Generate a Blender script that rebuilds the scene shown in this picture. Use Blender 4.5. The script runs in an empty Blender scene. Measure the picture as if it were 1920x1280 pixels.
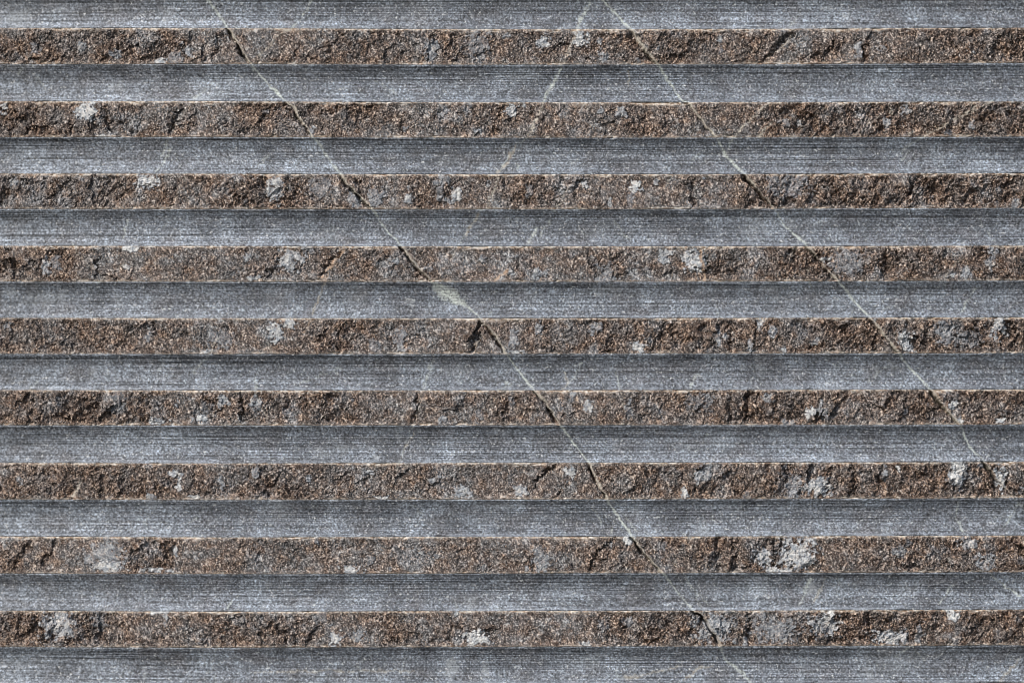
# Close-up of a dark limestone slab: smooth milled grooves alternating with rough split ridges.
import bpy, math
import numpy as np
from mathutils import Vector

SC = bpy.context.scene
U = 0.285 / 1920.0            # metres per photo pixel: 285 mm of slab across the frame

# ------------------------------------------------------------------ camera
LENS = 100.0
DIST = 0.285 * LENS / 36.0
cam_d = bpy.data.cameras.new('camera')
cam_d.lens = LENS; cam_d.sensor_width = 36.0; cam_d.sensor_fit = 'HORIZONTAL'
cam_d.clip_start = 0.01; cam_d.clip_end = 50
cam_d.dof.use_dof = True; cam_d.dof.focus_distance = DIST + 4 * U; cam_d.dof.aperture_fstop = 1.8
cam = bpy.data.objects.new('camera', cam_d); SC.collection.objects.link(cam)
cam.location = (0, -DIST, 0); cam.rotation_euler = (math.pi / 2, 0, 0)
SC.camera = cam

# ------------------------------------------------------------------ sky, sun, exposure
to_sun = Vector((-0.58, -0.56, 0.60)).normalized()
elev = math.asin(to_sun.z)
world = bpy.data.worlds.new('World'); SC.world = world; world.use_nodes = True
wn = world.node_tree.nodes; wl = world.node_tree.links
for n in list(wn): wn.remove(n)
sky = wn.new('ShaderNodeTexSky'); sky.sky_type = 'NISHITA'; sky.sun_disc = False
sky.sun_elevation = elev; sky.sun_rotation = math.atan2(to_sun.x, to_sun.y)
bg = wn.new('ShaderNodeBackground'); bg.inputs['Strength'].default_value = 0.10
wo = wn.new('ShaderNodeOutputWorld')
wl.new(sky.outputs[0], bg.inputs[0]); wl.new(bg.outputs[0], wo.inputs[0])
sun_d = bpy.data.lights.new('sun', 'SUN'); sun_d.energy = 4.0; sun_d.angle = math.radians(0.8)
sun_d.color = (1.0, 0.93, 0.84)
sun = bpy.data.objects.new('sun', sun_d); SC.collection.objects.link(sun)
sun.rotation_euler = to_sun.to_track_quat('Z', 'Y').to_euler(); sun.location = to_sun * 3
SC.cycles.pixel_filter_type = 'BLACKMAN_HARRIS'; SC.cycles.filter_width = 0.9
vs = SC.view_settings
vs.view_transform = 'Standard'; vs.look = 'None'; vs.exposure = 0.0; vs.gamma = 1.0; vs.use_curve_mapping = False

# ------------------------------------------------------------------ periodic noise fields
N = 2048
_fx = np.fft.fftfreq(N)[None, :]; _fy = np.fft.fftfreq(N)[:, None]
def field(seed, lo, hi, ang=0.0, stretch=1.0):
    """band-passed noise, wavelengths lo..hi px, stretched along direction ang (deg, image axes, y down)"""
    r = np.random.default_rng(seed)
    a = math.radians(ang)
    f1 = (_fx * math.cos(a) + _fy * math.sin(a)) * stretch
    f2 = (-_fx * math.sin(a) + _fy * math.cos(a))
    f = np.sqrt(f1 * f1 + f2 * f2) + 1e-9
    w = np.exp(-(f * lo) ** 2 * 0.8) * (1 - np.exp(-(f * hi) ** 2 * 3)) / f
    s = np.fft.ifft2(np.fft.fft2(r.standard_normal((N, N), dtype=np.float32)) * w).real
    return ((s - s.mean()) / s.std()).astype(np.float32)
def sample(F, x, y):
    xi = np.floor(x); yi = np.floor(y); fx = (x - xi).astype(np.float32); fy = (y - yi).astype(np.float32)
    xi = xi.astype(np.int64) % N; yi = yi.astype(np.int64) % N
    x1 = (xi + 1) % N; y1 = (yi + 1) % N
    return (F[yi, xi] * (1 - fx) + F[yi, x1] * fx) * (1 - fy) + (F[y1, xi] * (1 - fx) + F[y1, x1] * fx) * fy
def sstep(a, b, x):
    t = np.clip((x - a) / (b - a), 0, 1); return t * t * (3 - 2 * t)

# ------------------------------------------------------------------ band edges: (left, centre, right) in photo px
EDGES = [(-82, -81, -84), (-15, -14, -18),
 (53, 55, 51.5), (120.5, 121.5, 117.7), (190, 192, 190), (257.3, 258.5, 256), (325.7, 327, 324.3), (392, 392.5, 389.5),
 (461, 462, 460.5), (528, 528.5, 526), (596, 596.5, 595), (663.5, 663.5, 662), (731, 731.5, 730), (797, 797, 796),
 (867.7, 867.5, 866), (936, 936, 933.5), (1005.5, 1006, 1004), (1074.5, 1074.5, 1072.5), (1144.3, 1145, 1142.7),
 (1212, 1212, 1209.7), (1282, 1282, 1280), (1350, 1350, 1348)]
# band k lies between EDGES[k] and EDGES[k+1]; even k = ridge, odd k = groove
NB = len(EDGES) - 1
MARG = 640
WARP = 34.0
def warp(px):   # the slab falls away a little towards its left end
    return WARP * sstep(480, -120, px) + 9 * sstep(1650, 2050, px)
def edge_at(k, px):
    l, c, r = EDGES[k]
    l = 640 + (l - 640) * (1 + WARP * 0.93 / 5333)
    t = np.clip((px - 960) / 960.0, -1.15, 1.15)
    return c + (r - l) / 2 * t + ((r + l) / 2 - c) * t * t

xs_in = np.arange(-20, 1941, 1.40)
mg = 1.4 * np.cumsum(1.05 ** np.arange(0, 64)); mg = mg[mg < MARG]
X1 = np.concatenate([-20 - mg[::-1], xs_in, xs_in[-1] + mg])
NC = len(X1)
rows_per = []
for k in range(NB):
    fine = 2 <= k <= NB - 3 or k in (1, NB - 2)
    rows_per.append((48 if k % 2 == 0 else 40) if fine else 14)
row_band = []; row_t = []; band_row0 = []
for k in range(NB):
    band_row0.append(len(row_t))
    n = rows_per[k]
    for j in range(n): row_band.append(k); row_t.append(j / n)
band_row0.append(len(row_t)); row_band.append(NB - 1); row_t.append(1.0)
row_band = np.array(row_band); row_t = np.array(row_t); NR = len(row_t)
PX = np.repeat(X1[None, :], NR, 0).astype(np.float32)
PY = np.empty((NR, NC), np.float32)
for r in range(NR):
    k = row_band[r]; a = edge_at(k, X1); b = edge_at(k + 1, X1)
    PY[r] = a + (b - a) * row_t[r]
rowmean = PY.mean(1)

# ------------------------------------------------------------------ features read off the stone, photo px
# long pale veins (with a crevice beside them where they cross a ridge)
V1 = [(375,-20),(398,12),(432,58),(450,88),(468,118),(473,122),(505,160),(537,192),(550,200),(570,230),(587,257),(590,260),(617,300),(640,328),
 (655,348),(697,390),(713,417),(723,430),(750,459),(780,497),(807,525),(845,556),(877,574),(900,597),(927,627),(948,660),(965,687),(1000,729),
 (1007,737),(1023,754),(1047,790),(1053,800),(1090,850),(1107,871),(1120,901),(1138,932),(1142,943),(1183,1002),(1187,1007),(1210,1037),
 (1240,1071),(1245,1077),(1280,1122),(1300,1144),(1317,1151),(1330,1171),(1350,1204),(1352,1214),(1360,1237),(1407,1277),(1440,1330)]
V2 = [(1115,-20),(1130,0),(1160,30),(1180,53),(1187,60),(1207,90),(1233,120),(1278,187),(1290,193),(1320,230),(1343,258),(1363,293),(1393,323),
 (1423,357),(1450,388),(1477,427),(1513,459),(1523,470),(1547,499),(1571,526),(1600,560),(1630,594),(1657,625),(1685,661),(1717,700),(1747,731),
 (1767,757),(1800,795),(1820,837),(1845,864),(1867,891),(1900,930),(1922,956),(1960,1000)]
# thinner veins: (points, half width, strength, tone)  tone 0 cream, 1 orange, 2 dark, 3 greenish white
SV = [
 ([(1108,-5),(1083,52),(1056,120),(1033,160),(1019,193),(993,250),(967,273),(940,318),(928,350),(914,385),(897,400),(870,442),(846,486)],1.1,.5,0),
 ([(1862,190),(1790,226),(1722,260),(1690,285)],1.0,.45,0), ([(400,150),(360,190),(325,240),(300,290)],1.0,.4,0), ([(650,455),(612,520),(592,575),(570,625)],1.0,.45,1),
 ([(815,665),(795,725),(778,790),(757,842),(745,880)],1.0,.4,0), ([(420,600),(395,660),(360,700)],.9,.35,0),
 ([(583,0),(563,33),(547,53),(520,66),(503,90),(483,113)],1.3,.6,0),
 ([(1100,17),(1090,33),(1083,52)],1.6,.6,0), ([(1053,127),(1033,160),(1020,187),(1018,200),(993,247)],1.3,.75,0),
 ([(967,273),(957,290),(947,310),(933,322)],1.6,.8,1), ([(933,333),(928,355),(920,377)],1.2,.6,0), ([(897,400),(880,427),(873,440)],1.4,.6,1),
 ([(1007,427),(990,457)],1.3,.55,0), ([(953,504),(940,516),(927,527)],1.8,.8,1), ([(607,533),(597,560),(583,590)],1.2,.7,1),
 ([(640,470),(620,500),(599,521)],2.0,.7,1), ([(807,684),(793,727)],1.2,.6,0), ([(777,810),(768,824),(757,842)],1.3,.6,1),
 ([(853,263),(835,282),(813,303)],1.8,.7,2), ([(1440,195),(1410,222),(1377,255),(1363,277)],1.2,.7,0),
 ([(1447,230),(1430,245),(1423,256)],1.2,.6,0), ([(1833,197),(1780,228),(1733,255)],1.1,.6,0), ([(1487,66),(1463,90),(1442,108)],1.3,.6,0),
 ([(1315,463),(1317,490),(1322,526)],1.4,.7,1), ([(1520,1087),(1510,1110),(1500,1137)],1.4,.65,0), ([(1550,1084),(1540,1104),(1527,1131)],1.5,.5,1),
 ([(1793,1094),(1778,1112),(1763,1131)],1.1,.6,0), ([(1857,1077),(1885,1097),(1915,1119)],1.2,.7,0), ([(1280,1274),(1310,1254),(1340,1247)],1.8,.55,1),
 ([(1710,1211),(1697,1220),(1680,1229)],1.2,.55,0), ([(1915,1237),(1895,1258),(1873,1279)],2.2,.5,1),
 ([(1800,941),(1795,958),(1797,975),(1810,999)],1.5,.55,0), ([(1913,944),(1900,965),(1890,983)],1.2,.5,0),
 ([(477,1261),(560,1259),(640,1258),(720,1259),(777,1258)],1.4,.4,1), ([(1173,1270),(1220,1264),(1277,1250)],2.2,.45,1),
 ([(1178,134),(1180,145),(1178,160)],1.2,.6,1), ([(240,402),(232,425),(230,445)],1.2,.5,0), ([(318,277),(305,300),(292,322)],1.2,.5,0),
 ([(1300,300),(1310,285)],1.0,.4,0), ([(1705,283),(1693,300)],1.2,.5,0), ([(1060,700),(1065,718),(1058,730)],1.3,.5,1), ([(1090,680),(1070,715)],1.1,.45,0),
 ([(1833,540),(1812,570),(1806,585)],1.1,.5,0), ([(1150,1000),(1148,985)],1.2,.4,0), ([(1360,1238),(1395,1262),(1410,1280)],1.0,.6,0),
 ([(577,744),(600,738)],1.1,.8,1), ([(133,930),(148,903)],2.0,1,0), ([(1667,200),(1674,210)],1.6,1,0), ([(1706,255),(1712,246)],1.4,1,0),
 ([(425,1140),(433,1128)],1.5,.6,0), ([(860,1140),(848,1120)],.9,.3,0), ([(1110,950),(1130,985)],.9,.3,0), ([(1290,1090),(1330,1135)],.9,.3,0),
 ([(640,690),(560,720)],.9,.3,0), ([(1150,410),(1180,450)],.9,.3,0), ([(505,290),(470,322)],.9,.3,0), ([(700,150),(740,175)],.9,.35,0),
]
# mineral patches: cx, cy, rx, ry, strength (1 = white)
INC = [(160,205,21,15,.9),(190,253,9,4,1),(275,340,19,15,1),(515,355,13,22,.8),(0,200,6,11,.8),(300,115,10,8,.85),(355,97,8,8,.7),(340,80,4,5,.8),
 (215,100,10,8,.6),(150,85,6,10,.6),(600,350,20,20,.35),(18,340,8,8,.7),(60,87,10,8,.5),(585,246,4,12,.6),(810,93,12,18,.65),(897,85,22,30,.4),
 (1020,80,11,12,.8),(1090,75,14,14,1),(1133,105,8,12,.65),(950,66,6,5,.7),(833,210,9,9,.55),(960,207,9,10,.8),(897,247,6,5,.8),(1267,225,7,8,.4),
 (757,240,6,8,.6),(855,365,9,13,.85),(765,370,8,15,.7),(830,337,14,11,.5),(1190,350,13,10,.9),(1183,375,6,12,.5),(705,372,14,20,.5),(660,370,8,12,.6),
 (1480,348,36,20,.45),(1905,380,8,8,.6),(1610,95,7,13,.6),(1655,90,10,10,.5),(80,500,10,18,.75),(545,487,22,18,.6),(243,466,18,5,.95),(475,521,10,5,.8),
 (578,470,12,9,.5),(515,622,13,15,.8),(410,635,22,15,.4),(545,606,12,9,.8),(10,610,9,8,.6),(275,630,6,12,.55),(415,750,10,9,.7),(480,752,9,14,.65),
 (375,786,12,6,.9),(385,765,12,10,.4),(295,790,16,6,.7),(220,750,12,15,.45),(1247,482,12,13,.75),(745,490,6,10,.7),(905,485,5,10,.6),(1200,650,13,14,.9),
 (962,635,8,18,.6),(968,660,16,4,.9),(1105,760,9,11,.8),(1180,765,6,15,.6),(1075,740,5,8,.6),(1300,492,17,20,.7),(1590,492,32,26,.4),(1545,487,9,6,.85),
 (1787,517,5,5,.8),(1425,607,5,12,.75),(1450,620,8,9,.7),(1348,640,6,7,.7),(1360,630,5,6,.6),(1405,645,5,13,.7),(1700,638,14,22,.8),(1775,625,20,20,.5),
 (1875,612,17,22,.8),(1820,632,22,18,.35),(1470,656,6,5,.9),(1522,770,10,9,.95),(1440,745,10,8,.6),(1475,790,12,6,.65),(1790,760,7,9,.95),(1800,787,6,5,.8),
 (1310,755,20,15,.35),(1700,770,5,8,.5),(1875,789,8,5,.9),(325,890,12,9,.75),(333,911,7,8,.9),(415,905,6,12,.65),(480,885,7,10,.6),(578,895,4,6,.7),
 (280,930,10,5,.7),(365,931,9,4,.8),(195,1045,33,26,.5),(205,1062,26,8,.75),(285,1069,30,4,.9),(105,1175,30,24,.65),(300,1148,16,5,1),(185,1165,12,20,.45),
 (310,1166,4,15,.6),(630,1195,11,15,.8),(1070,885,10,14,.85),(975,920,12,10,.7),(690,885,10,5,.6),(810,900,5,5,.6),(715,933,11,3,.95),(660,1068,16,8,1),
 (790,1037,7,6,.7),(820,1042,12,8,.5),(1178,1011,11,8,1),(895,1197,22,15,1),(898,1184,9,8,.95),(672,1190,12,10,.6),(855,1150,5,5,.8),(1097,1206,8,5,.8),
 (1175,1163,10,8,.5),(1325,885,12,15,.55),(1490,912,15,20,.5),(1533,915,22,19,.75),(1795,890,14,26,.85),(1878,895,9,26,.8),(1285,926,6,10,.85),
 (1465,905,10,20,.35),(1685,877,5,5,1),(1660,887,5,12,.6),(1495,1038,33,30,.75),(1500,1052,22,12,.9),(1430,1045,16,18,.65),(1685,1035,12,10,.6),
 (1815,1016,18,14,.6),(1460,1069,22,5,.9),(1850,1052,16,14,.6),(1340,1178,32,26,.6),(1455,1182,40,20,.5),(1545,1172,28,20,.65),(1560,1149,7,7,1),
 (1670,1196,33,13,.7),(1785,1152,13,9,.95),(1725,1185,8,14,.55),(945,1090,9,6,.2),
 # in the grooves (flush, fainter)
 (30,30,27,24,.5),(215,12,7,9,.5),(310,30,12,22,.35),(1590,27,5,7,.8),(1550,15,9,4,.7),(215,160,12,12,.5),(378,186,24,7,.6),(400,172,26,14,.3),
 (15,547,13,10,.6),(75,560,30,15,.4),(110,552,8,18,.45),(215,562,8,14,.4),(1140,545,32,12,.4),(770,566,6,10,.8),(1450,545,11,13,.45),(1425,690,9,20,.5),
 (1675,685,7,9,.5),(1665,673,5,6,.5),(1645,692,5,8,.4),(1393,690,5,5,.45),(705,859,9,4,.95),(1155,838,6,5,.5),(1195,810,6,4,.4),(1523,1102,15,10,.85),
 (845,1255,12,15,.9),(910,1256,5,15,.7),(268,1265,3,12,.7),(1630,1262,8,14,.6),(1675,1240,40,28,.3),(500,1095,7,4,.6),(1190,960,10,9,.2),(930,950,40,14,.25),
 (860,700,24,18,.25),(980,140,40,14,.25),(620,440,30,16,.25),(1340,830,20,10,.2),(280,945,22,8,.25),(440,150,14,22,.25),(1700,1105,26,20,.2),
 (1420,1100,24,18,.25),(1120,430,30,16,.2),(520,560,30,20,.22),(640,840,14,14,.4),(600,850,16,10,.4),(790,20,30,22,.25),(730,20,14,14,.3),
 (1475,985,9,9,.4),(1660,990,14,10,.3),(1105,1240,26,14,.3),(1190,1245,10,14,.3),(1720,1235,18,18,.35),(845,300,24,14,.2),(1075,305,7,7,.4)]
# cracks and pits in the split faces: points, half width, depth
CR = [([(1487,60),(1478,72),(1458,88),(1440,105),(1424,118)],5,9),([(1560,82),(1545,98),(1530,108)],4,7),([(1622,90),(1624,116)],4,8),([(415,62),(400,110)],5,5),
 ([(340,200),(328,228),(313,256)],5,7),([(258,225),(242,256)],4,6),([(172,222),(178,240)],5,6),([(945,198),(932,225)],4,6),([(700,197),(690,205)],5,5),
 ([(752,232),(756,248)],4,6),([(1297,345),(1298,388)],4,8),([(180,485),(181,522)],4,8),([(20,485),(22,520)],6,7),([(522,488),(500,519)],4,6),
 ([(636,474),(618,497),(598,519)],5,7),([(1658,466),(1662,526)],6,7),([(1640,632),(1640,662)],5,8),([(898,606),(892,630),(882,662)],6,11),
 ([(1246,606),(1242,640)],4,6),([(290,604),(288,625)],4,6),([(452,738),(453,790)],5,9),([(1400,738),(1402,796)],4,9),([(783,745),(776,796)],4,7),
 ([(962,745),(945,782)],3,5),([(1600,870),(1600,934)],5,8),([(1042,872),(1022,888),(1000,916)],4,8),([(1050,922),(1040,936)],4,6),
 ([(1147,1008),(1128,1030),(1110,1050),(1107,1074)],3.5,8),([(1395,1068),(1412,1052),(1425,1035)],5,8),([(1453,1010),(1454,1060)],4,8),([(1465,1010),(1462,1050)],3,7),
 ([(928,1176),(916,1184),(903,1188)],4,8),([(1403,1148),(1403,1206)],5,9),([(1628,1150),(1630,1185)],7,8),([(1520,1196),(1560,1200),(1640,1192)],5,7),
 ([(520,1172),(530,1186),(538,1200)],4,7),([(590,1180),(575,1208)],5,7),([(665,340),(680,380)],5,6),([(1180,65),(1196,95),(1215,118)],7,5),
 ([(1372,735),(1368,790)],4,5),([(1560,870),(1545,930)],4,6),([(1660,870),(1640,934)],4,6),([(1345,1010),(1352,1070)],6,6),([(1380,1010),(1376,1070)],5,7),
 ([(1700,600),(1693,660)],4,5),([(1420,600),(1415,660)],4,6),([(1370,600),(1372,660)],4,6),([(1740,600),(1735,650)],4,6),([(60,1010),(20,1060)],6,6),
 ([(100,1015),(75,1062)],5,6),([(1835,597),(1842,660)],4,6),([(1860,870),(1868,934)],5,6),([(1585,735),(1560,790)],5,6),([(1700,740),(1690,795)],5,5)]

# ------------------------------------------------------------------ height and masks
G_grain = field(1, 4.2, 12, 112, 1.3); G_fine = field(2, 2.4, 5.5, 118, 1.3); G_mid = field(3, 9, 36, 106, 1.4); G_big = field(4, 60, 260)
G_rough = field(5, 90, 420); G_warp = field(6, 8, 30); G_chip = field(7, 5, 50, 0, 2.5); G_warp2 = field(8, 4, 12); G_pat = field(9, 30, 160)
def near(pts, margin):
    x0 = min(p[0] for p in pts) - margin; x1 = max(p[0] for p in pts) + margin
    y0 = min(p[1] for p in pts) - margin; y1 = max(p[1] for p in pts) + margin
    c0, c1 = np.searchsorted(X1, [x0, x1]); r0, r1 = np.searchsorted(rowmean, [y0 - 4, y1 + 4])
    return slice(max(r0, 0), r1), slice(max(c0, 0), c1)
def pdist(pts, sl, wob=0.0, seed=0):
    """distance to a polyline and the signed side (positive to its right/upper side) in a window of the grid"""
    x = PX[sl]; y = PY[sl]
    if wob:
        x = x + .5 * wob * sample(G_warp2, x, y + 13 * seed); y = y + .5 * wob * sample(G_warp2, x + 13 * seed, y)
        x = x + wob * sample(G_warp, x + 311 * seed, y); y = y + wob * sample(G_warp, x, y + 517 + 211 * seed)
    best = np.full(x.shape, 1e9, np.float32); side = np.zeros(x.shape, np.float32)
    for (ax, ay), (bx, by) in zip(pts[:-1], pts[1:]):
        dx, dy = bx - ax, by - ay; L2 = dx * dx + dy * dy
        t = np.clip(((x - ax) * dx + (y - ay) * dy) / L2, 0, 1)
        ex = x - (ax + t * dx); ey = y - (ay + t * dy)
        d = np.sqrt(ex * ex + ey * ey); s = (ex * dy - ey * dx) / math.sqrt(L2)
        m = d < best; best[m] = d[m]; side[m] = s[m]
    return best, side
ridge_row = (row_band % 2 == 0)
t_in = np.repeat(row_t[:, None], NC, 1).astype(np.float32)
bandh = np.empty((NR, NC), np.float32)
for k in range(NB):
    sl = slice(band_row0[k], band_row0[k + 1] + (1 if k == NB - 1 else 0))
    bandh[sl] = (edge_at(k + 1, X1) - edge_at(k, X1))[None, :]
d_top = t_in * bandh; d_bot = (1 - t_in) * bandh
RIDGE = np.repeat(ridge_row[:, None], NC, 1)
for k in range(NB): RIDGE[band_row0[k]] = True            # shared edge rows follow the ridge formula
is_edge = np.zeros(NR, bool); is_edge[band_row0] = True
dist_edge = np.minimum(d_top, d_bot)

grain = sample(G_grain, PX, PY); fine = sample(G_fine, PX, PY); mid = sample(G_mid, PX, PY); big = sample(G_big, PX, PY)
rgh = 0.55 + 0.28 * sample(G_rough, PX, PY) + 0.35 * sstep(430, 60, PX) + 0.45 * sstep(1180, 1560, PX) - 0.12 * sstep(500, 700, PX) * sstep(1150, 950, PX)
rgh = rgh - .30 * sstep(700, 900, PX) * sstep(1260, 1100, PX) * sstep(560, 900, PY)
rgh = np.clip(rgh * 1.05 - .04, 0.14, 1.25)
def facets(cell, seed, tilt, step, ang, elong):
    """split planes: every irregular cell is a flat chip with a tilt and a level of its own"""
    r = np.random.default_rng(seed); M = 512
    jx, jy = r.random((M, M)), r.random((M, M)); ta, tb, lv = r.normal(size=(3, M, M))
    x = PX + 3.2 * sample(G_warp, PX + 40 * seed, PY) + 1.2 * sample(G_warp2, PX, PY + 70 * seed); y = PY + 3.2 * sample(G_warp, PX, PY + 90 * seed) + 1.2 * sample(G_warp2, PX + 70 * seed, PY)
    a = math.radians(ang); p = (x * math.cos(a) + y * math.sin(a)) / (cell * elong) + 100; q = (-x * math.sin(a) + y * math.cos(a)) / cell + 100
    pi = np.floor(p).astype(int); qi = np.floor(q).astype(int)
    best = np.full(PX.shape, 1e9, np.float32); out = np.zeros(PX.shape, np.float32)
    for dy in (-1, 0, 1):
        for dx in (-1, 0, 1):
            I = (pi + dx) % M; J = (qi + dy) % M
            ex = p - (pi + dx + jx[I, J]); ey = q - (qi + dy + jy[I, J]); d = ex * ex + ey * ey
            h = step * lv[I, J] + tilt * cell * (ta[I, J] * ex + tb[I, J] * ey)
            m = d < best; best[m] = d[m]; out[m] = h[m]
    return out
fac = facets(30, 11, .22, 1.5, 112, 1.5) + facets(11, 12, .30, .75, 108, 1.35) * .9
pit = -np.clip(grain - 0.4, 0, None) * 1.5 + np.clip(-grain - .6, 0, None) * .6
Hr = rgh * (1.0 * grain + 1.0 * mid * rgh + 1.7 * pit + .75 * fac) + 0.6 * fine * (0.45 + 0.55 * rgh) + 1.2 * big - 1.2
Hr = np.where(Hr > 0, 2.2 * np.tanh(Hr / 2.2), Hr)
damp = 0.22 + 0.78 * (1 - np.exp(-(dist_edge / 7.0) ** 2))
chip = sample(G_chip, PX, PY)
Hr = Hr * damp - 3.0 * sstep(1.0, 2.0, chip) * np.exp(-(dist_edge / 5.0) ** 2) * (1 - .8 * np.exp(-dist_edge / 1.5)) - (1.5 + .8 * np.clip(chip, -1, 1.5)) * (np.exp(-d_top / 2.6) + .45 * np.exp(-d_bot / 2.6))
SAG = 13.0
arc = SAG * (1 - np.abs(2 * t_in - 1) ** 2.1)
Hg = -arc + 0.10 * sample(G_fine, PX, PY)
H = np.where(RIDGE, Hr, Hg).astype(np.float32)

pale = np.zeros((NR, NC), np.float32); veinc = np.zeros((NR, NC), np.float32); orange = np.zeros((NR, NC), np.float32); dark = np.zeros((NR, NC), np.float32)
green = np.zeros((NR, NC), np.float32)
part = np.zeros((NR, NC), np.int32)                        # 0 = the band itself, >0 = piece id
pieces = {}
def new_piece(name): pieces[len(pieces) + 1] = name; return len(pieces)

for pts, w, dep in CR:
    w *= .72; sl = near(pts, 30); d, s = pdist(pts, sl, 3.0, pts[0][0] % 7)
    R = RIDGE[sl] & ~is_edge[sl[0]][:, None]
    prof = np.exp(-(d / w) ** 2) * dep * damp[sl] + 1.6 * np.exp(-(d / (3.0 * w)) ** 2) * np.sign(s) * damp[sl] * 0.6
    H[sl] = np.where(R, H[sl] - prof, H[sl])

_q = np.random.default_rng(21)
for i in range(110):      # scattered small flecks, denser towards the right and the lower right
    k = int(_q.choice(range(2, 20, 2))); x = 1920 * _q.random() ** (.75 if k < 10 else .5); a, b = EDGES[k][1], EDGES[k + 1][1]
    rx = float(np.clip(_q.lognormal(1.75, .5), 3, 18)); INC.append((x, _q.uniform(a + 4, b - 4), rx, min(28, rx * _q.uniform(.8, 1.9)), _q.uniform(.35, .75)))
for i in range(40):      # and flush in the grooves
    k = int(_q.choice(range(3, 20, 2))); x = 1920 * _q.random(); a, b = EDGES[k][1], EDGES[k + 1][1]
    rx = float(np.clip(_q.lognormal(1.7, .6), 3, 22)); INC.append((x, _q.uniform(a + 6, b - 6), rx, rx * _q.uniform(.7, 1.8), _q.uniform(.2, .5)))
for i, (cx, cy, rx, ry, st) in enumerate(INC):
    sl = near([(cx - rx, cy - ry), (cx + rx, cy + ry)], 22)
    x = PX[sl]; y = PY[sl]
    wx = x + 0.17 * min(rx, 14) * sample(G_warp, x + 77 * i, y) + 1.0 * sample(G_warp2, x, y + 33 * i)
    wy = y + 0.17 * min(ry, 14) * sample(G_warp, x, y + 91 * i + 700) + 1.0 * sample(G_warp2, x + 501, y + 33 * i)
    q = ((np.abs(wx - cx) / rx) ** 2.4 + (np.abs(wy - cy) / ry) ** 2.4) ** (1 / 2.4)
    q = q + .22 * sample(G_warp2, x + 59 * i, y) + .16 * sample(G_warp, x, y + 59 * i)
    k = int(np.searchsorted([e[1] for e in EDGES], cy)) - 1
    onband = (row_band[sl[0]] == k)[:, None] | np.zeros_like(q, bool)
    rid = (k % 2 == 0)
    m = (sstep(1.22, 0.80, q) if rid else sstep(1.45, 0.3, q)) * onband
    if rx >= 14 and rid: st = min(.85, st + .08)
    pale[sl] = np.maximum(pale[sl], m * st)
    if rid:   # the hard mineral stands a little proud and breaks smoother
        dm = damp[sl]
        H[sl] = H[sl] * (1 - 0.25 * m) + m * 0.4 * st * dm - dm * 1.0 * np.exp(-((q - 1.2) / .16) ** 2) * onband
    if st >= 0.3 and rx * ry >= 24:
        pid = new_piece('mineral_patch'); part[sl] = np.where((q < 1.0) & onband, pid, part[sl])

def lay_vein(pts, half, st, tone, crev, wob, idx):
    sl = near(pts, 30); d, s = pdist(pts, sl, wob, idx)
    x = PX[sl]; y = PY[sl]
    hw = half * np.clip(1 + 0.35 * sample(G_warp, x, y + 900) + .4 * sample(G_pat, x * 1.5 + 300, y * 1.5), .45, 2.6)
    if idx == 101:   # the vein swells into a pale green lens in one groove
        hw = hw + 20 * np.exp(-((x - 840) / 29) ** 2 - ((y - 552) / 17) ** 2) * (1 + .3 * sample(G_warp, x + 9, y))
    R = RIDGE[sl]
    g = np.clip(1.25 - d / (hw + .6), 0, 1) * st
    brk = (0.62 if idx > 100 else 0.45) + (.38 if idx > 100 else .55) * sstep(-1.0, .3, sample(G_warp2, x + 40, y))
    g = g * brk if idx < 100 else g * brk * (1 - .45 * sstep(1050, 1200, y)) * (1 - .5 * sstep(1790, 1880, x) * (idx == 102)) * (.7 + .3 * sstep(-1.1, .2, sample(G_pat, x * 1.4, y * 1.4 + 200)))
    if tone == 0 or tone == 3: veinc[sl] = np.maximum(veinc[sl], g)
    if tone == 1: veinc[sl] = np.maximum(veinc[sl], g * .75); orange[sl] = np.maximum(orange[sl], g)
    if tone == 2: dark[sl] = np.maximum(dark[sl], g)
    if crev:
        lw = 0.75 + 0.5 * sample(G_warp, x, y + 333)
        dd = np.exp(-np.abs((s + 2.6 + 1.2 * lw) / (1.7 + 1.1 * lw)) ** 2.5) * (d < 20) * crev
        e = ~is_edge[sl[0]][:, None]
        H[sl] = np.where(R & e, H[sl] - dd * damp[sl] * np.clip(.75 + .5 * sample(G_pat, x, y), .35, 1.4) - .9 * np.sign(s) * np.exp(-(d / 16) ** 2) * -1 * damp[sl], H[sl])
        wall = np.exp(-(d / 2.2) ** 2) * R * .75; H[sl] = H[sl] * (1 - wall) + wall * -.3
        H[sl] = np.where(~R, H[sl] - 0.5 * np.exp(-(d / 1.8) ** 2), H[sl])
        green[sl] = np.maximum(green[sl], np.exp(-((s + 2.5) / 3.0) ** 2) * (d < 12) * R * sstep(.1, .9, sample(G_pat, x * 1.3, y * 1.3 + 60)))
    for k in range(NB):
        rows = (row_band[sl[0]] == k)[:, None] & (d < hw + 0.9)
        if rows.sum() >= 12:
            pid = new_piece('mineral_vein'); part[sl] = np.where(rows, pid, part[sl])
for i, (pts, hw, st, tone) in enumerate(SV): lay_vein(pts, hw - .05, min(1, st * 1.35), tone, 0, 1.3, i)
_r = np.random.default_rng(5)
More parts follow.
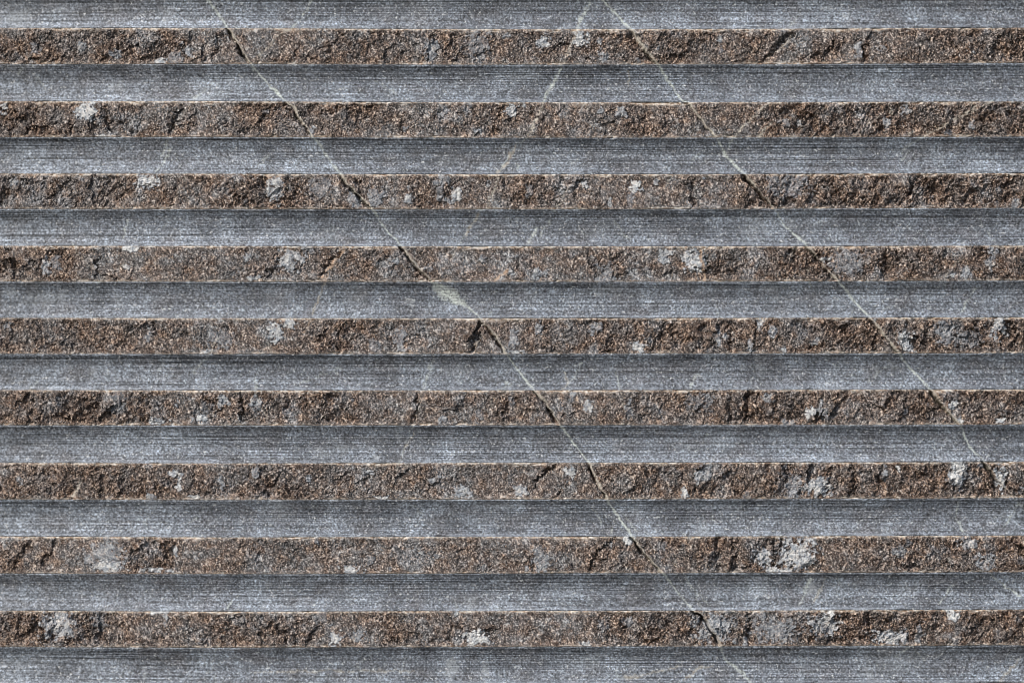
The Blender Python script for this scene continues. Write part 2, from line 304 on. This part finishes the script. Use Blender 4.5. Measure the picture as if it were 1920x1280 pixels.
for i in range(70):      # faint hairlines through the whole block, most of them leaning like the secondary veins
    x0, y0 = _r.uniform(0, 1920), _r.uniform(0, 1280); L = _r.uniform(30, 120); a = math.radians(_r.choice([118, 125, 135, 52, 60]) + _r.normal() * 9)
    pts = [(x0, y0), (x0 + L * .5 * math.cos(a) + _r.normal() * 3, y0 + L * .5 * math.sin(a)), (x0 + L * math.cos(a), y0 + L * math.sin(a))]
    sl = near(pts, 12)
    d, s_ = pdist(pts, sl, 1.6, i); g = np.clip(1.2 - d / 1.5, 0, 1) * _r.uniform(.2, .55) * sstep(-.8, .6, sample(G_warp, PX[sl], PY[sl] + 37 * i))
    veinc[sl] = np.maximum(veinc[sl], g)
lay_vein(V1, 1.5, 1.0, 0, 15, .8, 101)
lay_vein(V2, 1.5, 1.0, 0, 15, .7, 102)

# crushed arris: fresh pale crumbs along both edges of every ridge
ar_top = np.exp(-(d_top / (2.6 + 1.5 * np.clip(chip, -.6, 2))) ** 2); ar_bot = np.exp(-(d_bot / (2.0 + 1.2 * np.clip(chip, -.6, 2))) ** 2)
cr = sstep(-1.2, 0.8, sample(G_warp2, PX * 0.8, PY + 1200) + .5 * chip)
arris = np.where(RIDGE, np.maximum(ar_top, ar_bot) * (0.2 + 0.8 * cr), 0).astype(np.float32)
arris[~np.isfinite(arris)] = 0
lip = np.where(RIDGE, 0, np.maximum(sstep(8, 1, d_bot), .7 * sstep(3, 0, d_top)) * (.45 + .4 * np.clip(sample(G_chip, PX, PY * 0 + 50), -1, 1))).astype(np.float32)

# ------------------------------------------------------------------ materials (nodes)
class NT:
    def __init__(s, name):
        s.m = bpy.data.materials.new(name); s.m.use_nodes = True; s.t = s.m.node_tree
        for n in list(s.t.nodes): s.t.nodes.remove(n)
        s.out = s.t.nodes.new('ShaderNodeOutputMaterial'); s.b = s.t.nodes.new('ShaderNodeBsdfPrincipled')
        s.t.links.new(s.b.outputs[0], s.out.inputs[0])
        tc = s.t.nodes.new('ShaderNodeTexCoord'); v = s.t.nodes.new('ShaderNodeVectorMath'); v.operation = 'SCALE'
        v.inputs['Scale'].default_value = 1.0 / U; s.t.links.new(tc.outputs['Object'], v.inputs[0]); s.px = v.outputs[0]
    def lk(s, a, b): s.t.links.new(a, b)
    def val(s, x, sock):
        if isinstance(x, (int, float)): sock.default_value = x
        elif isinstance(x, tuple): sock.default_value = x if len(x) == 4 else (*x, 1)
        else: s.lk(x, sock)
    def math(s, op, a, b=0.0, clamp=False):
        n = s.t.nodes.new('ShaderNodeMath'); n.operation = op; n.use_clamp = clamp; s.val(a, n.inputs[0]); s.val(b, n.inputs[1]); return n.outputs[0]
    def attr(s, name):
        n = s.t.nodes.new('ShaderNodeAttribute'); n.attribute_name = name; return n.outputs['Fac']
    def coords(s, sx, sy, sz, loc=(0, 0, 0)):
        n = s.t.nodes.new('ShaderNodeMapping'); n.inputs['Scale'].default_value = (sx, sy, sz); n.inputs['Location'].default_value = loc
        s.lk(s.px, n.inputs['Vector']); return n.outputs[0]
    def noise(s, vec, detail=2.0, rough=.55, dist=0.0):
        n = s.t.nodes.new('ShaderNodeTexNoise'); n.inputs['Scale'].default_value = 1; n.inputs['Detail'].default_value = detail
        n.inputs['Roughness'].default_value = rough; n.inputs['Distortion'].default_value = dist; s.lk(vec, n.inputs['Vector']); return n.outputs['Fac']
    def voro(s, vec, rnd=1.0):
        n = s.t.nodes.new('ShaderNodeTexVoronoi'); n.inputs['Scale'].default_value = 1; n.inputs['Randomness'].default_value = rnd; s.lk(vec, n.inputs['Vector'])
        sp = s.t.nodes.new('ShaderNodeSeparateColor'); s.lk(n.outputs['Color'], sp.inputs[0]); return sp.outputs[0], n.outputs['Distance']
    def ramp(s, f, stops, interp='LINEAR'):
        n = s.t.nodes.new('ShaderNodeValToRGB'); n.color_ramp.interpolation = interp; e = n.color_ramp.elements
        while len(e) < len(stops): e.new(.5)
        for el, (p, c) in zip(e, stops): el.position = p; el.color = (*c, 1) if isinstance(c, tuple) else (c, c, c, 1)
        s.lk(f, n.inputs[0]); return n.outputs[0]
    def rng(s, f, a, b, c=0.0, d=1.0):
        n = s.t.nodes.new('ShaderNodeMapRange'); n.inputs[1].default_value = a; n.inputs[2].default_value = b; n.inputs[3].default_value = c; n.inputs[4].default_value = d
        s.lk(f, n.inputs[0]); return n.outputs[0]
    def mix(s, f, a, b, mode='MIX'):
        n = s.t.nodes.new('ShaderNodeMix'); n.data_type = 'RGBA'; n.blend_type = mode
        s.val(f, n.inputs[0]); s.val(a, n.inputs[6]); s.val(b, n.inputs[7]); return n.outputs[2]
    def bump(s, h, dist, strength=1.0, nrm=None):
        n = s.t.nodes.new('ShaderNodeBump'); n.inputs['Distance'].default_value = dist; n.inputs['Strength'].default_value = strength
        s.lk(h, n.inputs['Height']);
        if nrm: s.lk(nrm, n.inputs['Normal'])
        return n.outputs[0]

# split face: iron-stained brown grains over grey limestone
R = NT('split_limestone')
def slant(sc, along, loc=(0, 0, 0)):      # coordinates stretched along the splitting direction
    n = R.t.nodes.new('ShaderNodeMapping'); n.vector_type = 'POINT'; n.inputs['Rotation'].default_value = (0, math.radians(26), 0)
    n2 = R.t.nodes.new('ShaderNodeMapping'); n2.inputs['Scale'].default_value = (sc, sc, sc / along); n2.inputs['Location'].default_value = loc
    R.lk(R.px, n.inputs['Vector']); R.lk(n.outputs[0], n2.inputs['Vector']); return n2.outputs[0]
vcell, cdist = R.voro(slant(.27, 1.5))
g1 = R.noise(slant(.21, 1.7), 4, .72, .6); g2 = R.noise(slant(.38, 1.3, (4, 8, 1)), 2, .7)
cell = R.math('ADD', R.math('MULTIPLY', R.rng(g1, .28, .72), .55), R.math('ADD', R.math('MULTIPLY', vcell, .22), R.math('MULTIPLY', R.rng(g2, .3, .7), .23)))
rgh_a = R.attr('rough')
grains = R.ramp(cell, [(.27, (.017, .010, .008)), (.38, (.048, .030, .023)), (.49, (.090, .061, .048)), (.59, (.175, .121, .095)), (.67, (.42, .305, .235)), (.76, (.80, .66, .55))])
greyg = R.ramp(cell, [(.26, (.026, .025, .026)), (.39, (.060, .059, .061)), (.50, (.102, .100, .105)), (.60, (.18, .18, .188)), (.70, (.36, .37, .385)), (.8, (.66, .67, .68))])
cleanm = R.math('ADD', R.rng(R.noise(R.coords(.016, .016, .022), 4, .6), .40, .60, 0, .8), R.rng(rgh_a, .3, .95, .22, -.22), True)
base = R.mix(cleanm, grains, greyg)
cl = R.noise(R.coords(.014, .014, .011, (31, 7, 12)), 5, .68)           # the same blue-grey clouds run through ridges and grooves
cloud = R.rng(cl, .54, .66)
base = R.mix(R.math('MULTIPLY', cloud, .8), base, R.ramp(cell, [(.28, (.05, .053, .060)), (.42, (.13, .138, .152)), (.55, (.25, .267, .295)), (.68, (.60, .62, .65))]))
rust = R.rng(R.noise(R.coords(.045, .05, .045, (9, 3, 2)), 5, .65), .50, .66)
base = R.mix(R.math('MULTIPLY', rust, .55), base, R.ramp(cell, [(.26, (.028, .013, .008)), (.46, (.105, .058, .036)), (.60, (.27, .16, .100)), (.74, (.58, .40, .27))]))
ar_n0 = R.noise(R.coords(.06, .06, .06, (2, 2, 9)), 3)
sp = R.noise(R.coords(.40, .40, .40, (3, 1, 7)), 2, .7)
base = R.mix(R.rng(sp, .56, .67, 0, .85), base, R.ramp(ar_n0, [(.42, (.64, .49, .39)), (.56, (.66, .62, .60))]))
ar_n = R.noise(R.coords(.16, .16, .3), 3)
ar_col = R.ramp(ar_n, [(.32, (.24, .15, .10)), (.42, (.52, .39, .29)), (.52, (.74, .65, .55)), (.62, (.84, .81, .77))])
base = R.mix(R.math('MULTIPLY', R.attr('arris'), .95), base, ar_col)
pn = R.noise(R.coords(.11, .11, .11, (5, 5, 5)), 4, .7)
pcol = R.ramp(R.math('ADD', pn, R.rng(R.attr('pale'), .4, 1.0, -.05, .20)), [(.28, (.075, .085, .10)), (.43, (.20, .23, .272)), (.55, (.41, .46, .525)), (.70, (.86, .87, .87))])
pm = R.math('MULTIPLY', R.attr('pale'), R.rng(R.noise(R.coords(.13, .13, .13), 4, .75), .34, .54, .35, 1.0))
base = R.mix(pm, base, pcol)
base = R.mix(R.math('MULTIPLY', R.attr('green'), .5), base, (.040, .050, .028))
base = R.mix(R.math('MULTIPLY', R.attr('vein'), .85), base, (.62, .58, .51))
base = R.mix(R.math('MULTIPLY', R.attr('orange'), .6), base, (.45, .24, .12))
R.lk(base, R.b.inputs['Base Color'])
R.lk(R.rng(cell, 0, 1, .75, .42), R.b.inputs['Roughness']); R.b.inputs['Specular IOR Level'].default_value = .4
bn = R.bump(R.math('ADD', R.math('MULTIPLY', g1, 1.0), R.math('MULTIPLY', g2, .8)), 2.6 * U, .9)
R.lk(R.rng(rgh_a, .15, .9, .45, 1.0), bn.node.inputs['Strength'])
R.lk(bn, R.b.inputs['Normal'])

# milled groove: honed blue-grey limestone with fine lengthwise tool lines
G = NT('milled_limestone')
pat = G.noise(G.coords(.014, .014, .011, (31, 7, 12)), 5, .68)
col = G.ramp(pat, [(.36, (.126, .142, .169)), (.47, (.184, .208, .248)), (.56, (.230, .264, .315)), (.67, (.31, .355, .42))])
warm = G.rng(G.noise(G.coords(.02, .02, .03, (4, 2, 8)), 4), .48, .66)
col = G.mix(G.math('MULTIPLY', warm, .5), col, (.150, .148, .160))
ln1 = G.noise(G.coords(.0004, .01, .22), 3, .75); ln2 = G.noise(G.coords(.0010, .01, .36, (3, 0, 9)), 2, .6)
lnm = G.rng(G.noise(G.coords(.006, .006, .02, (1, 7, 3)), 3), .38, .60, .25, .9)
lines = G.math('ADD', G.math('MULTIPLY', ln1, .5), G.math('MULTIPLY', ln2, .5))
col = G.mix(lnm, col, G.ramp(lines, [(.37, .22), (.46, .82), (.53, 1.05), (.63, 1.65)]), 'MULTIPLY')
fl = G.noise(G.coords(.0005, .01, .16, (8, 2, 5)), 1, .5); fl2 = G.noise(G.coords(.0007, .01, .23, (18, 2, 55)), 1, .5)
thin = G.math('MULTIPLY', G.ramp(fl, [(.455, 1.0), (.485, .30), (.515, .30), (.545, 1.0)]), G.ramp(fl2, [(.46, 1.0), (.49, .42), (.51, .42), (.54, 1.0)]))
brkl = G.rng(G.noise(G.coords(.02, .01, .06, (3, 9, 5)), 3), .36, .54)
col = G.mix(G.math('MULTIPLY', brkl, .58), col, thin, 'MULTIPLY')
spk = G.noise(G.coords(.24, .24, .25, (2, 4, 6)), 3, .8)
col = G.mix(1.0, col, G.ramp(spk, [(.35, .12), (.44, .70), (.53, 1.05), (.63, 2.5)]), 'MULTIPLY')
sp2 = G.noise(G.coords(.19, .2, .21, (12, 4, 6)), 3, .7)
col = G.mix(G.rng(sp2, .60, .68, 0, .9), col, (.72, .75, .78))
gp = G.math('MULTIPLY', G.attr('pale'), G.rng(spk, .35, .62, .35, 1.0))
col = G.mix(G.math('MULTIPLY', gp, .8), col, (.46, .50, .54))
col = G.mix(G.math('MULTIPLY', G.attr('dark'), .6), col, (.06, .065, .075))
col = G.mix(G.math('MULTIPLY', G.math('MULTIPLY', G.attr('vein'), G.rng(spk, .36, .54, .25, 1)), .95), col, (.70, .76, .72))
col = G.mix(G.math('MULTIPLY', G.attr('orange'), .45), col, (.38, .26, .17))
col = G.mix(G.math('MULTIPLY', G.attr('lip'), .55), col, (.40, .45, .53))
G.lk(col, G.b.inputs['Base Color'])
G.b.inputs['Roughness'].default_value = .48; G.b.inputs['Specular IOR Level'].default_value = .45
hb = G.math('ADD', G.math('MULTIPLY', G.math('MULTIPLY', lines, lnm), 1.2), G.math('ADD', G.math('MULTIPLY', spk, .7), G.math('MULTIPLY', thin, .28)))
G.lk(G.bump(hb, 2.6 * U, .9), G.b.inputs['Normal'])

B = NT('sawn_limestone')
B.lk(B.ramp(B.noise(B.coords(.02, .02, .02), 5), [(.3, (.07, .068, .068)), (.7, (.17, .165, .16))]), B.b.inputs['Base Color']); B.b.inputs['Roughness'].default_value = .8

# ------------------------------------------------------------------ the slab as objects
Wy = warp(PX)
VX = (PX - 960) * U; VY = (Wy - H) * U; VZ = (640 - PY) * U
COORD = np.stack([VX, VY, VZ], -1).reshape(-1, 3).astype(np.float32)
ATT = {'pale': pale, 'vein': veinc, 'orange': orange, 'dark': dark, 'green': green, 'arris': arris, 'lip': lip, 'rough': np.where(RIDGE, rgh, 0)}
ATT = {n: a.astype(np.float32).reshape(-1) for n, a in ATT.items()}

slab = bpy.data.objects.new('stone_slab', None); SC.collection.objects.link(slab)
slab.location = (0, 0.03, (640 - 1350) * U); slab.empty_display_size = .02
slab['label'] = 'grooved dark grey limestone slab with rough brown split ridges and pale diagonal veins'
slab['category'] = 'stone slab'; slab['kind'] = 'thing'
inv = slab.matrix_world.inverted()
from mathutils import Matrix
inv = Matrix.Translation(slab.location).inverted()

def make_obj(name, faces, mat, parent, smooth):
    """faces: (n,4) indices into the slab's grid -> its own mesh object with the stone's masks as attributes"""
    used, loc = np.unique(faces, return_inverse=True)
    loc = loc.reshape(-1).astype(np.int32); nf = len(faces)
    me = bpy.data.meshes.new(name)
    me.vertices.add(len(used)); me.vertices.foreach_set('co', COORD[used].reshape(-1))
    me.loops.add(nf * 4); me.loops.foreach_set('vertex_index', loc)
    me.polygons.add(nf); me.polygons.foreach_set('loop_start', np.arange(0, nf * 4, 4, dtype=np.int32))
    me.polygons.foreach_set('use_smooth', np.full(nf, smooth, bool))
    for n, a in ATT.items():
        at = me.attributes.new(n, 'FLOAT', 'POINT'); at.data.foreach_set('value', a[used])
    me.materials.append(mat); me.update(calc_edges=True)
    o = bpy.data.objects.new(name, me); SC.collection.objects.link(o); o.parent = parent
    if parent is slab: o.matrix_parent_inverse = inv
    return o

idx = np.arange(NR * NC, dtype=np.int64).reshape(NR, NC)
Q = np.stack([idx[:-1, :-1], idx[1:, :-1], idx[1:, 1:], idx[:-1, 1:]], -1)
fpart = part[:-1, :-1]
fband = row_band[:-1]
for k in range(NB):
    rows = slice(band_row0[k], band_row0[k + 1]); q = Q[rows].reshape(-1, 4); p = fpart[rows].reshape(-1)
    rid = k % 2 == 0; mat = R.m if rid else G.m
    ids, cnt = np.unique(p, return_counts=True)
    keep = {i for i, c in zip(ids, cnt) if i and c >= 12}
    own = ~np.isin(p, list(keep)) if keep else np.ones(len(p), bool)
    band = make_obj('split_ridge' if rid else 'milled_groove', q[own], mat, slab, not rid)
    for i in sorted(keep): make_obj(pieces[i], q[p == i], mat, band, not rid)

# sawn body of the slab behind its worked face
def body():
    x0, x1 = (X1[0] - 960) * U, (X1[-1] - 960) * U; z1, z0 = (640 + 83) * U, (640 - 1349) * U
    yf, yb = 34 * U, 0.030
    wl_, wr_ = float(warp(np.array(X1[0]))) * U, float(warp(np.array(X1[-1]))) * U
    fr = [(x0, yf + wl_ , z0), (x1, yf + wr_, z0), (x1, yf + wr_, z1), (x0, yf + wl_, z1)]
    v = fr + [(x, yb + .0, z) for x, y, z in fr]
    # lips that close the gap between the worked face and the body
    v += [(x0, wl_ + 3 * U, z0), (x1, wr_ + 3 * U, z0), (x1, wr_ + 3 * U, z1), (x0, wl_ + 3 * U, z1)]
    f = [(4, 5, 6, 7)[::-1], (0, 1, 5, 4), (1, 2, 6, 5), (2, 3, 7, 6), (3, 0, 4, 7), (8, 9, 1, 0), (10, 11, 3, 2)]
    me = bpy.data.meshes.new('slab_body'); me.from_pydata(v, [], f); me.materials.append(B.m); me.update()
    o = bpy.data.objects.new('slab_body', me); SC.collection.objects.link(o); o.parent = slab; o.matrix_parent_inverse = inv
body()
